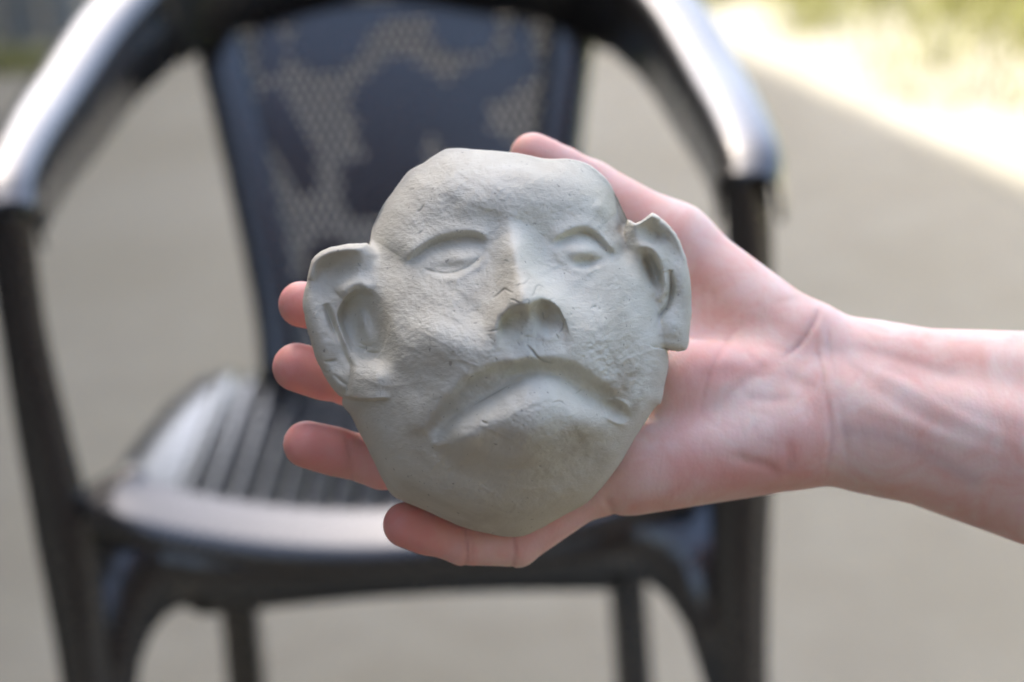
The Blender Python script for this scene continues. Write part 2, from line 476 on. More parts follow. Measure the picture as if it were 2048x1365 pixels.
# ------------------------------------------------------------------ clay face
S = DIST / FPX                      # metres per photo pixel at the face
MX, MY = 1024.0, 682.5              # optical axis
FRAME = Matrix.Translation(CAM + FWD * DIST) @ rot.to_4x4()     # local x right, y up, z towards the viewer

def poly_dist(px, py, poly, closed=True):
    """distance, nearest point, parameter and signed side to a polyline"""
    A = np.asarray(poly, np.float64); n = len(A)
    best = np.full(px.shape, 1e18); nx = np.zeros_like(best); ny = np.zeros_like(best); tt = np.zeros_like(best); sd = np.zeros_like(best)
    m = n if closed else n - 1
    for i in range(m):
        a, b = A[i], A[(i + 1) % n]; d = b - a; l2 = d @ d + 1e-12
        u = np.clip(((px - a[0]) * d[0] + (py - a[1]) * d[1]) / l2, 0, 1)
        qx, qy = a[0] + u * d[0], a[1] + u * d[1]
        dd = (px - qx) ** 2 + (py - qy) ** 2
        k = dd < best
        best[k] = dd[k]; nx[k] = qx[k]; ny[k] = qy[k]; tt[k] = (i + u[k]) / m
        sd[k] = (d[0] * (py - a[1]) - d[1] * (px - a[0]))[k]
    return np.sqrt(best), nx, ny, tt, np.sign(sd)

def inside(px, py, poly):
    A = np.asarray(poly); r = np.zeros(px.shape, bool); j = len(A) - 1
    for i in range(len(A)):
        c = ((A[i, 1] > py) != (A[j, 1] > py)) & (px < (A[j, 0] - A[i, 0]) * (py - A[i, 1]) / (A[j, 1] - A[i, 1] + 1e-12) + A[i, 0])
        r ^= c; j = i
    return r

def sm(x):
    x = np.clip(x, 0, 1); return x * x * (3 - 2 * x)

def value_noise(shape, cell, rng, octaves=1):
    h, w = shape; out = np.zeros(shape); amp = 1.0
    for _ in range(octaves):
        gh, gw = int(h / cell) + 4, int(w / cell) + 4
        g = rng.standard_normal((gh, gw))
        yy = np.arange(h) / cell + 1; xx = np.arange(w) / cell + 1
        def w4(t):
            return np.stack([-.5 * t ** 3 + t ** 2 - .5 * t, 1.5 * t ** 3 - 2.5 * t ** 2 + 1, -1.5 * t ** 3 + 2 * t ** 2 + .5 * t, .5 * t ** 3 - .5 * t ** 2])
        iy, ix = yy.astype(int), xx.astype(int); wy, wx = w4(yy - iy), w4(xx - ix)
        rows = sum(wy[k][:, None] * g[iy - 1 + k] for k in range(4))
        out += amp * sum(wx[k][None, :] * rows[:, ix - 1 + k] for k in range(4))
        cell = max(1.5, cell / 2); amp *= 0.5
    return out

FACE_OUT = [(900, 298), (950, 299), (1000, 303), (1050, 309), (1090, 318), (1140, 319), (1180, 331), (1212, 357), (1233, 393), (1250, 430), (1266, 462), (1290, 520), (1318, 600), (1332, 680), (1337, 726), (1330, 765),
            (1322, 805), (1312, 815), (1290, 845), (1262, 890), (1235, 935), (1182, 998), (1128, 1032), (1070, 1063), (1034, 1074), (988, 1070), (930, 1056), (868, 1030), (802, 1001), (780, 985), (756, 940), (722, 872), (702, 832), (684, 808),
            (694, 770), (704, 700), (706, 620), (716, 550), (738, 489), (746, 455), (765, 415), (787, 382), (816, 345), (850, 324), (878, 306)]
EAR_L = [(736, 489), (718, 487), (682, 491), (645, 501), (624, 522), (615, 556), (606, 600), (611, 645), (624, 692), (640, 735), (661, 772), (684, 794), (722, 802), (768, 800), (792, 790), (802, 760), (798, 700), (785, 620), (772, 560), (758, 515)]
EAR_R = [(1256, 440), (1270, 447), (1288, 438), (1304, 427), (1322, 436), (1344, 458), (1362, 487), (1374, 525), (1382, 575), (1383, 620), (1379, 662), (1377, 692), (1362, 703), (1330, 700), (1300, 691), (1297, 655), (1290, 610), (1274, 560), (1258, 505), (1250, 465)]

def build_face():
    G = 1.55
    xs = np.arange(590, 1400, G); ys = np.arange(284, 1092, G)
    X, Y = np.meshgrid(xs, ys); shp = X.shape
    rng = np.random.default_rng(5)
    def jit(poly, amp, n):
        c = catmull(poly, n, True); k = len(c)
        w = sum(np.sin(np.arange(k) / k * 2 * np.pi * f + rng.uniform(0, 6.28)) * amp / (1 + f / 22) for f in (9, 17, 26, 41, 63, 88))
        tn = np.roll(c, -1, 0) - np.roll(c, 1, 0); tn /= np.linalg.norm(tn, axis=1)[:, None] + 1e-9
        return c + np.stack([-tn[:, 1], tn[:, 0]], 1) * w[:, None]
    PF, PL, PR = jit(FACE_OUT, .5, 6), jit(EAR_L, .6, 6), jit(EAR_R, .6, 6)
    res = {}
    for k, P in (('f', PF), ('l', PL), ('r', PR)):
        d, nx, ny, _, _ = poly_dist(X, Y, P); ins = inside(X, Y, P)
        res[k] = (np.where(ins, d, -d), nx, ny)
    gs = lambda cx, cy, rx, ry, a=0.0: np.exp(-((((X - cx) * math.cos(a) + (Y - cy) * math.sin(a)) / rx) ** 2 + ((-(X - cx) * math.sin(a) + (Y - cy) * math.cos(a)) / ry) ** 2))
    def bbox(pts, pad):
        P = np.asarray(pts); i0, i1 = np.searchsorted(xs, [P[:, 0].min() - pad, P[:, 0].max() + pad]); j0, j1 = np.searchsorted(ys, [P[:, 1].min() - pad, P[:, 1].max() + pad])
        return slice(j0, j1), slice(i0, i1)
    def stroke(pts, w, h, taper=0.18, n=6, pw=2.0):
        """gaussian ridge (h>0) or groove (h<0) along a curve, fading at both ends"""
        out = np.zeros(shp); c = catmull(pts, n); sl = bbox(c, w * 3.2 + 3)
        d, _, _, t, _ = poly_dist(X[sl], Y[sl], c, False)
        f = np.clip(np.minimum(t, 1 - t) / max(taper, 1e-3), 0, 1) if taper > 0 else 1
        out[sl] = h * np.exp(-(d / w) ** pw) * np.sqrt(f); return out
    def step(pts, h, reach, soft, side=1, taper=0.15, n=6, under=0.0, ureach=20):
        """ledge: raised by h on one side of a curve, easing out over `reach`; optional undercut on the other side"""
        out = np.zeros(shp); c = catmull(pts, n); sl = bbox(c, reach * 2.6 + 4)
        d, _, _, t, s = poly_dist(X[sl], Y[sl], c, False)
        sdv = d * s * side
        f = sm(np.minimum(t, 1 - t) / taper) if taper > 0 else 1
        up = sm((sdv + soft) / (2 * soft)) * np.exp(-(np.maximum(sdv, 0) / reach) ** 2)
        lo = (1 - sm((sdv + soft) / (2 * soft))) * np.exp(-(np.maximum(-sdv, 0) / ureach) ** 2)
        out[sl] = f * (h * up - under * lo); return out

    def gblur(A, sig):
        sig = sig / G; ky = np.fft.fftfreq(A.shape[0])[:, None]; kx = np.fft.rfftfreq(A.shape[1])[None, :]
        return np.fft.irfft2(np.fft.rfft2(A) * np.exp(-2 * (np.pi * sig) ** 2 * (kx ** 2 + ky ** 2)), A.shape)
    # ---- head
    dF = res['f'][0]
    rx = (X - 1008) / 350; ry = np.where(Y < 790, (Y - 790) / 516, (Y - 790) / 306)
    r2 = rx ** 2 + ry ** 2
    dome = 265 * np.clip(1 - r2 ** 1.05, 0, 1) ** 0.82
    vis = np.array(PF); hid = ((vis[:, 0] > 1256) & (vis[:, 1] > 445) & (vis[:, 1] < 715)) | ((vis[:, 0] > 684) & (vis[:, 0] < 760) & (vis[:, 1] > 494) & (vis[:, 1] < 806))
    def vis_dist(P, hidden):
        best = np.full(shp, 1e9)
        for i in range(len(P)):
            j = (i + 1) % len(P)
            if hidden[i] or hidden[j]: continue
            a_, b_ = P[i], P[j]; dv = b_ - a_
            u = np.clip(((X - a_[0]) * dv[0] + (Y - a_[1]) * dv[1]) / (dv @ dv + 1e-12), 0, 1)
            best = np.minimum(best, (X - a_[0] - u * dv[0]) ** 2 + (Y - a_[1] - u * dv[1]) ** 2)
        return np.sqrt(best)
    dFv = vis_dist(vis, hid)
    e = np.clip(dFv / 46, 0, 1)
    edge = np.sqrt(np.clip(1 - (1 - e) ** 2, 0, 1))
    H = gblur(np.where(dF > 0, (dome + 14) * edge, 0), 7)
    H0 = H.copy()
    H += 20 * gs(1070, 358, 120, 42) + 17 * gs(915, 362, 95, 42) - 8 * gs(1085, 330, 22, 26)
    # brow
    H += stroke([(780, 500), (810, 455), (860, 425), (930, 412), (1010, 415), (1080, 412), (1140, 402), (1195, 405), (1225, 432)], 42, 14, .1)
    H -= 17 * gs(985, 450, 200, 38) 
    # sockets
    H -= 34 * gs(892, 508, 92, 42, -.2) + 33 * gs(1165, 497, 78, 42, .1) + 20 * gs(1085, 530, 40, 60, -.2) + 10 * gs(965, 540, 30, 60, .2)
    # temple right: plane turning away
    H -= 34 * gs(1248, 452, 30, 62, -.25) + 10 * gs(770, 520, 30, 70)
    H += stroke([(1188, 408), (1215, 425), (1232, 470), (1240, 508)], 13, 10, .3)
    # left eye: lid ledge, eyeball, lower rim
    H += step([(802, 533), (822, 515), (846, 496), (872, 482), (905, 472), (942, 469), (964, 477), (978, 494)], 20, 32, 9, -1, .22, under=12, ureach=14)
    H += 19 * gs(898, 514, 66, 25, -.15) + 7 * gs(925, 520, 26, 14, -.3)
    H += stroke([(972, 498), (956, 519), (930, 538), (900, 548), (868, 545), (848, 538)], 3.5, -6.5, .3)
    H += stroke([(976, 508), (950, 536), (905, 558), (860, 554)], 8, 5, .3) - 6 * gs(905, 533, 36, 9, -.15)
    # right eye
    H += step([(1102, 492), (1118, 478), (1140, 466), (1162, 460), (1182, 464), (1202, 480), (1220, 500), (1240, 516)], 21, 30, 8, -1, .2, under=13, ureach=13)
    H += 27 * gs(1162, 499, 42, 24, .1) + 9 * gs(1172, 503, 26, 13)
    H -= 19 * gs(1176, 525, 30, 10, -.1)
    H += stroke([(1108, 500), (1122, 520), (1150, 537), (1180, 541), (1204, 528)], 8, 5, .3)
    # cheeks
    H += 30 * gs(885, 672, 100, 60) + 24 * gs(1190, 655, 75, 62) + 9 * gs(930, 690, 100, 45) - 7 * gs(960, 640, 40, 60, .5) - 8 * gs(1140, 565, 30, 60, -.6)
    # nose: bridge, tip, wings, cut away below
    ax, ay, bx, by = 1016., 425., 1054., 606.
    tl = np.clip(((X - ax) * (bx - ax) + (Y - ay) * (by - ay)) / ((bx - ax) ** 2 + (by - ay) ** 2), 0, 1.6)
    lat = (X - (ax + (bx - ax) * tl)) * .978
    wd = 20 + 20 * np.clip(tl, 0, 1.15) ** 1.6
    tc = np.clip(tl, 0, 1)
    nose = (20 + 60 * tc ** 1.2) * np.exp(-(np.abs(lat) / wd) ** 2.0) * sm((Y - 400) / 105)
    nose = nose + 24 * gs(1054, 588, 44, 30)
    wings = 52 * gs(1008, 630, 34, 40, .4) + 50 * gs(1110, 622, 31, 42, -.3)
    full = np.maximum(nose, 0) + wings * .72
    arc = np.array([(965, 700), (990, 682), (996, 656), (1004, 635), (1018, 621), (1038, 614), (1057, 615), (1067, 607), (1082, 599), (1100, 603), (1118, 618), (1131, 644), (1142, 672), (1160, 700)], float)
    sdv = Y - np.interp(X, arc[:, 0], arc[:, 1])
    cut = sm((sdv + 4) / 14) * sm((X - 988) / 16) * sm((1148 - X) / 22)
    full *= 1 - sm((Y - 668) / 45)
    remain = .42 * np.exp(-(np.maximum(sdv, 0) / 48) ** 1.5)
    H += full * (1 - cut * (1 - remain))
    H -= 13 * gs(1026, 641, 27, 19, -.35) + 15 * gs(1096, 633, 24, 25, .1) + 7 * gs(1062, 640, 40, 22)
    H -= 9 * gs(1006, 650, 10, 16, .5)
    H += stroke([(1056, 612), (1066, 634), (1074, 664)], 10, 4, .25) + stroke([(1074, 668), (1100, 676), (1122, 662)], 9, 7, .3)
    # muzzle and upper lip ledge
    H += 26 * gs(1062, 715, 185, 66)
    H += gblur(step([(856, 878), (860, 852), (876, 826), (902, 795), (938, 762), (985, 738), (1035, 727), (1092, 725), (1140, 732), (1185, 758), (1222, 785), (1262, 806)], 16, 50, 12, -1, .1, under=10, ureach=32), 4)
    H += step([(1000, 722), (1030, 729), (1060, 724), (1095, 726)], 8, 16, 3, -1, .3)
    H += step([(935, 768), (955, 752), (975, 745)], 5, 10, 2, -1, .3)
    # lower lip ledge and chin
    LIP = [(862, 886), (884, 866), (912, 838), (950, 811), (985, 790), (1020, 769), (1050, 754), (1088, 750), (1118, 758), (1145, 776), (1180, 800), (1218, 824), (1256, 846)]
    dl, _, _, tl_, sl_ = poly_dist(X, Y, catmull(LIP, 6), False)
    sdl = dl * sl_; fl_ = sm(np.minimum(tl_, 1 - tl_) / .16)
    cw = np.exp(-((X - 1068) / 105) ** 2)
    fall = cw * np.exp(-(np.maximum(Y - 845, 0) / 108) ** 2) + (1 - cw) * np.exp(-(np.maximum(sdl - 34, 0) / 48) ** 2)
    lip = fl_ * np.where(sdl > 0, (66 + 22 * cw) * (1 - (1 - np.clip(sdl / (50 + 36 * cw), 0, 1)) ** 2.2) * fall, -15 * np.exp(-(sdl / 20) ** 2) * sm(-sdl / 6))
    lip = .65 * gblur(lip, 3) + .35 * gblur(lip, 10)
    H += lip * np.where(Y < 1040, 1, 0)
    H += stroke([(945, 813), (962, 803), (985, 791), (1005, 779), (1030, 765), (1045, 758)], 2.2, -5, .3)
    H += stroke([(1078, 753), (1100, 752), (1118, 753)], 2, -5, .3) + stroke([(1122, 764), (1140, 768), (1160, 782), (1168, 780)], 2.2, -4, .3)
    H += 8 * gs(1050, 880, 150, 80) - 5 * gs(1020, 945, 140, 26) + 12 * gs(985, 1000, 130, 44)
    H += stroke([(962, 930), (1010, 938), (1060, 936), (1100, 930)], 5, -3, .3) + stroke([(985, 1018), (1010, 1024), (1030, 1018)], 4, -4, .3)
    H += step([(862, 880), (866, 892), (880, 896), (905, 884)], 7, 14, 4, -1, .2)
    # right mouth corner: finger-nail dent
    H -= 15 * np.exp(-((((X - 1232) * .86 + (Y - 822) * .5) / 30) ** 2 + ((-(X - 1232) * .5 + (Y - 822) * .86) / 13) ** 2) ** 1.8)
    H += stroke([(1205, 828), (1230, 845), (1254, 850)], 4, 8, .3) + stroke([(1228, 796), (1250, 806), (1260, 818)], 4, 5, .3)
    H = H0 + 1.15 * (.6 * (H - H0) + .4 * gblur(H - H0, 5))
    # ---- ears as sheets of their own height, merged with the head by a soft maximum
    dL = res['l'][0]
    hidL = ((PL[:, 0] > 742) & (PL[:, 1] < 780))
    dLv = vis_dist(PL, hidL); dLi = vis_dist(PL, ~hidL)
    eL = .40 + .60 * np.sqrt(np.clip(1 - (1 - np.clip(dLv / 20, 0, 1)) ** 2, 0, 1))
    base = 42 + (X - 610) * .46 - np.maximum(0, Y - 700) * .02
    EL = base * eL
    inner = sm(dLv / 20)
    EL += stroke([(620, 560), (628, 530), (650, 510), (690, 499), (728, 497)], 9, 9, .1)
    EL -= (28 * gs(668, 535, 42, 25, -.35) + 12 * gs(650, 575, 26, 26)) * inner
    EL += (stroke([(680, 592), (700, 572), (722, 566), (748, 578)], 13, 15, .15)) * inner
    dd, _, _, tt, _ = poly_dist(X, Y, catmull([(752, 586), (722, 579), (700, 588), (683, 608), (675, 632), (681, 658), (694, 686), (712, 712)], 6), False)
    con = inside(X, Y, catmull([(752, 586), (722, 579), (700, 588), (683, 608), (675, 632), (681, 658), (694, 686), (712, 712), (740, 722), (770, 690), (775, 630)], 5, True))
    sdc = np.where(con, dd, -dd)
    EL -= 40 * sm((sdc + 3) / 13) * gs(712, 636, 50, 80, -.25)
    EL += (22 * gs(737, 668, 20, 34, -.4) + 14 * gs(728, 640, 10, 18)) * inner
    EL += stroke([(650, 608), (664, 648), (682, 690), (704, 736)], 6.5, -15, .25) + stroke([(668, 662), (690, 704), (716, 736)], 6, 9, .25) + stroke([(690, 672), (708, 706), (728, 728)], 4, -6, .3)
    EL += 14 * gs(730, 762, 56, 26, .1) + 7 * gs(640, 660, 16, 60, -.3) - 9 * gs(752, 716, 26, 10, .4)
    for q in range(16):
        cx, cy, a = rng.uniform(625, 775), rng.uniform(690, 790), rng.normal(.35, .35)
        l = rng.uniform(8, 20); EL += stroke([(cx - l * math.cos(a), cy - l * math.sin(a)), (cx, cy + 1), (cx + l * math.cos(a), cy + l * math.sin(a))], rng.uniform(2, 3.6), rng.uniform(-6, -2.5), .4, 3)
    EL = base * eL + 1.35 * (EL - base * eL)
    dR = res['r'][0]
    hidR = ((PR[:, 0] < 1299) & (PR[:, 1] > 452) & (PR[:, 1] < 685)) | (PR[:, 0] < 1258)
    dRv = vis_dist(PR, hidR); dRi = vis_dist(PR, ~hidR)
    eR = .40 + .60 * np.sqrt(np.clip(1 - (1 - np.clip(dRv / 17, 0, 1)) ** 2, 0, 1))
    ER = (74 - (X - 1262) * .34) * eR; innr = sm(dRv / 16)
    ER += stroke([(1258, 452), (1272, 450), (1288, 442), (1304, 432), (1320, 440)], 7, 15, .1)
    ER -= (30 * gs(1310, 468, 30, 17, .5) + 12 * gs(1346, 500, 15, 30, -.5)) * sm(dRv / 11)
    ER += stroke([(1262, 500), (1280, 494), (1300, 496), (1318, 512), (1328, 545)], 9, 13, .2)
    qb = (X - 1303) * .34 + (Y - 540) * .94
    qa = (X - 1303) * .94 - (Y - 540) * .34
    ER -= 36 * np.exp(-((qa / 15) ** 2 + (qb / 34) ** 2) ** 1.6)
    ER += stroke([(1276, 525), (1290, 562), (1306, 592)], 7, 9, .2) + stroke([(1326, 540), (1330, 575), (1318, 604)], 6, 9, .2)
    ER += stroke([(1340, 540), (1344, 580), (1336, 612), (1320, 632), (1313, 656)], 5, -17, .25)
    ER += 16 * gs(1345, 655, 24, 34) + 7 * gs(1362, 585, 12, 44)
    bR = (74 - (X - 1262) * .34) * eR; ER = bR + 1.2 * (ER - bR)
    Hh = np.where(dF > 0, H, -1e3)
    k = 7.0
    def smax(a, b, k):
        h = np.clip(.5 + .5 * (a - b) / k, 0, 1); return b * (1 - h) + a * h + k * h * (1 - h)
    Z = Hh.copy()
    for D, E_, Di in ((dL, EL, dLi), (dR, ER, dRi)):
        both = (D > 0) & (dF > 0); only = (D > 0) & (dF <= 0)
        # the ear melts into the head on its inner side
        wj = np.maximum(sm(Di / 52), 1 - sm(dF / 30)); E_ = E_ + (smax(E_, H + 30 * sm(Di / 34) * sm((dLv if Di is dLi else dRv) / 9 + .35) * np.where(X < 1000, sm((806 - X) / 60), 1), 10.0) - E_) * sm((Y - 690) / 70); Z = np.where(both, Z * (1 - wj) + E_ * wj, Z); Z = np.where(only, E_, Z)
    ins_ = ((dF > 0) | (dL > 0) | (dR > 0)).astype(float)
    Zb_ = gblur(np.where(ins_ > 0, Z, 0), 9) / np.maximum(gblur(ins_, 9), .05)
    jm = np.clip(1.2 * gs(742, 520, 24, 42) + gs(772, 600, 22, 60, -.15) + 1.1 * gs(796, 735, 24, 60) + gs(1262, 468, 18, 34) + gs(1284, 560, 20, 70, -.2) + gs(1302, 660, 16, 40), 0, 1)
    Z = np.where(ins_ > 0, Z * (1 - jm) + Zb_ * jm, Z)
    isL = (dL > 0) & ((dF <= 0) | (dLi > 9)); isR = (dR > 0) & ((dF <= 0) | (dRi > 9))
    inU = np.maximum(np.maximum(dF, dL), dR)
    # ---- worked surface: thumb facets, dragged slip, grain, cracks
    soft = sm(np.maximum(inU, 0) / 25)
    Z += soft * (1.9 * value_noise(shp, 62 / G, rng, 2) + .6 * value_noise(shp, 20 / G, rng, 2) + .26 * value_noise(shp, 6 / G, rng, 2))
    dirn = value_noise(shp, 11 / G, rng); 
    rough = gs(1238, 735, 62, 62) + .7 * gs(1215, 700, 40, 30) + .35 * gs(930, 770, 80, 40) + .3 * gs(1060, 600, 70, 30)
    Z += rough * (.9 * value_noise(shp, 9 / G, rng, 2) + 1.2 * np.abs(value_noise(shp, 17 / G, rng, 2)))
    Zs = np.zeros(shp); crackmap = np.zeros(shp)
    def crack(pts, w, dpt):
        nonlocal Z, crackmap
        c = stroke(pts, w * .8, 1.0, .3, 5); Z -= .85 * dpt * c; crackmap = np.maximum(crackmap, c)
    crack([(984, 598), (996, 590), (1009, 579), (1018, 583), (1027, 588)], 2.4, 6)
    crack([(1030, 576), (1038, 570), (1049, 567), (1060, 556)], 1.8, 4)
    crack([(1062, 594), (1068, 588), (1072, 575), (1079, 571), (1090, 577)], 2.0, 5)
    crack([(1020, 599), (1030, 602), (1040, 608)], 2, 4)
    crack([(1052, 690), (1064, 701), (1074, 714), (1086, 722), (1104, 727)], 3.0, 8)
    crack([(1034, 684), (1040, 692)], 1.6, 3); crack([(1126, 640), (1126, 655), (1117, 668)], 1.8, 4); crack([(1112, 668), (1117, 678)], 1.6, 3)
    crack([(975, 664), (988, 662), (1000, 658)], 1.8, 3)
    crack([(834, 424), (842, 420), (849, 408)], 1.8, 4); crack([(836, 470), (846, 462)], 2, 3); crack([(818, 381), (828, 378)], 2.2, 3)
    crack([(948, 811), (965, 801), (985, 790), (1006, 778), (1022, 769)], 1.5, 3)
    crack([(1150, 788), (1158, 783), (1163, 778)], 1.4, 3); crack([(962, 842), (970, 846), (975, 845)], 2.6, 6)
    crack([(1105, 806), (1120, 803), (1130, 810)], 1.5, 3); crack([(1085, 630 - 6), (1088, 640)], 1.5, 2)
    for q in range(85):
        cx, cy = rng.uniform(640, 1360), rng.uniform(320, 1050); a = rng.normal(-.3 if cy > 560 else .1, .55); l = rng.uniform(22, 70); w = rng.uniform(6, 13); k = rng.normal(0, .18) * l
        p0, p1, p2 = (cx - l * math.cos(a), cy - l * math.sin(a)), (cx - k * math.sin(a), cy + k * math.cos(a)), (cx + l * math.cos(a), cy + l * math.sin(a))
        d_ = rng.uniform(.7, 1.9)
        Z += soft * (-d_ * stroke([p0, p1, p2], w, 1, .45, 4) + .6 * d_ * stroke([(x_ + w * math.sin(a), y_ - w * math.cos(a)) for x_, y_ in (p0, p1, p2)], w * .35, 1, .45, 4))
    for q in range(120):
        cx, cy = rng.normal(1040, 150), rng.normal(660, 165); a = rng.normal(-.35, .7)
        l = rng.uniform(3, 13); b = rng.normal(0, .4) * l * .4
        Z -= stroke([(cx - l * math.cos(a), cy - l * math.sin(a)), (cx + b, cy + b), (cx + l * math.cos(a), cy + l * math.sin(a))], rng.uniform(1.3, 2.2), rng.uniform(.6, 1.9), .4, 2)
    for q in range(70):
        cx, cy = rng.normal(1060, 160), rng.normal(690, 160)
        sl = bbox([(cx, cy)], 8); Z[sl] -= rng.uniform(1.0, 3.2) * np.exp(-((X[sl] - cx) ** 2 + (Y[sl] - cy) ** 2) / rng.uniform(2, 5))
    # ---- turn the heightfield into a solid
    keep_v = inU > -1.6 * G
    use = keep_v[:-1, :-1] & keep_v[1:, :-1] & keep_v[:-1, 1:] & keep_v[1:, 1:]
    cen = (inU[:-1, :-1] + inU[1:, :-1] + inU[:-1, 1:] + inU[1:, 1:]) / 4
    use &= cen > -.35 * G
    VX, VY = X.copy(), Y.copy()
    # vertices near the outline slide onto it
    ds = np.stack([dF, dL, dR]); wi = np.argmax(ds, 0)
    NX = np.choose(wi, [res['f'][1], res['l'][1], res['r'][1]]); NY = np.choose(wi, [res['f'][2], res['l'][2], res['r'][2]])
    near = inU < .55 * G
    VX[near] = NX[near]; VY[near] = NY[near]
    Zr = np.where(inU > .3, Z, np.nan)
    Zf = np.where(np.isnan(Zr), 0.0, Zr)
    Zf = np.where(near, np.where((dF > -2 * G) & (wi == 0), 6.0, 14.0), np.maximum(Zf, 4.0))
    tilt = -(VX - 1000) * .055
    Zt = Zf + tilt
    Zb = np.where(wi == 0, np.clip(Zf * .55 - 84, -84, 40), Zf * .35 - 16) 
    Zb = np.minimum(Zb, Zf - 10) + tilt
    used = np.zeros(shp, bool)
    used[:-1, :-1] |= use; used[1:, :-1] |= use; used[:-1, 1:] |= use; used[1:, 1:] |= use
    vid = -np.ones(shp, np.int64); vid[used] = np.arange(used.sum()); nv = int(used.sum())
    def loc(z):
        k = 1 - z[used] * S / DIST
        return np.stack([(VX[used] - MX) * S * k, -(VY[used] - MY) * S * k, z[used] * S], 1)
    top, back = loc(Zt), loc(Zb)
    a, b, c, d_ = vid[:-1, :-1][use], vid[:-1, 1:][use], vid[1:, 1:][use], vid[1:, :-1][use]
    qt = np.stack([a, d_, c, b], 1)
    # regions -> parts
    cX, cY = (X[:-1, :-1] + G / 2)[use], (Y[:-1, :-1] + G / 2)[use]
    reg = np.zeros(len(qt), np.int32)
    def put(poly, k):
        reg[inside(cX, cY, catmull(poly, 6, True))] = k
    put([(1005, 440), (1030, 440), (1058, 500), (1085, 565), (1128, 600), (1138, 645), (1122, 675), (1070, 682), (1010, 672), (978, 655), (990, 600), (1008, 540), (1000, 480)], 1)
    put([(798, 535), (830, 490), (890, 462), (950, 458), (984, 488), (970, 520), (925, 556), (860, 556)], 2)
    put([(1098, 494), (1130, 462), (1170, 448), (1210, 474), (1244, 518), (1205, 540), (1160, 546), (1115, 524)], 3)
    put([(848, 895), (850, 845), (900, 785), (970, 735), (1050, 718), (1140, 724), (1210, 765), (1270, 812), (1262, 856), (1200, 850), (1130, 835), (1060, 830), (980, 845), (910, 880), (875, 902)], 4)
    cl = lambda m: (m[:-1, :-1] & m[1:, 1:])[use]
    reg[cl(isL)] = 5; reg[cl(isR)] = 6
    # boundary walls
    E0 = np.concatenate([qt[:, [0, 1]], qt[:, [1, 2]], qt[:, [2, 3]], qt[:, [3, 0]]]); er = np.tile(reg, 4)
    key = np.sort(E0, 1); key = key[:, 0] * (nv + 1) + key[:, 1]
    u, inv, cnt = np.unique(key, return_inverse=True, return_counts=True)
    bd = cnt[inv] == 1
    EB, rb = E0[bd], er[bd]
    wallq = np.stack([EB[:, 1], EB[:, 0], EB[:, 0] + nv, EB[:, 1] + nv], 1)
    allq = np.concatenate([qt, qt[:, ::-1] + nv, wallq]); rback = np.where(np.isin(reg, (5, 6)), reg, 0); allr = np.concatenate([reg, rback, rb])
    V = np.concatenate([top, back])
    # smooth normals over the whole piece, shared by the parts
    p = V[allq]; fn = np.cross(p[:, 2] - p[:, 0], p[:, 3] - p[:, 1])
    VN = np.zeros_like(V)
    for j in range(4): np.add.at(VN, allq[:, j], fn)
    VN /= np.linalg.norm(VN, axis=1)[:, None] + 1e-20
    stain_shade = np.zeros((2 * nv, 4), np.float32); stain_shade[:, 3] = 1
    st = .55 * gs(1262, 770, 46, 60, .3) + .5 * gs(1238, 455, 26, 50, -.2) + .35 * gs(1182, 522, 30, 14) + .3 * gs(1140, 905, 90, 60) + .4 * gs(1318, 470, 28, 26)  # finger smudges, plus warm bounce at temple and shade under eye painted in
    st = np.clip(st * (.65 + .45 * value_noise(shp, 22 / G, rng, 3)), 0, .75)
    stain_shade[:nv, 0] = st[used]; stain_shade[:nv, 1] = np.clip(crackmap[used] * .3, 0, .28)
    root = tag(empty('clay_face'), 'unglazed grey clay face with frowning mouth and big ears held in the palm', 'sculpture')
    root.matrix_world = FRAME
    for k, name in enumerate(('face', 'nose', 'eye', 'eye', 'mouth', 'ear', 'ear')):
        q = allq[allr == k]
        ui, iv = np.unique(q, return_inverse=True)
        me = mesh_np(name, V[ui], iv.reshape(q.shape))
        o = link(name, me, M_CLAY, root)
        me.normals_split_custom_set_from_vertices(VN[ui].tolist())
        ca = me.color_attributes.new('stain_shade', 'FLOAT_COLOR', 'POINT'); ca.data.foreach_set('color', stain_shade[ui].ravel())
    return root
face = build_face()

# ------------------------------------------------------------------ hand and forearm (implicit surface, meshed with surface nets)
CMU = 0.01
def J(px, py, z, r=None):
    """joint given in photo pixels at depth z (cm towards the viewer) -> local cm"""
    k = (DIST * 100 - z) / (DIST * 100)
    p = ((px - MX) * S * 100 * k, -(py - MY) * S * 100 * k, z)
    return p if r is None else (*p, r)

TILT = 0.62                          # the palm is rolled back: its thumb side lies deeper than its little-finger side
def JT(px, py, z, r):
    return J(px, py, z + TILT * min(0.0, py - 900) / 63.0, r)

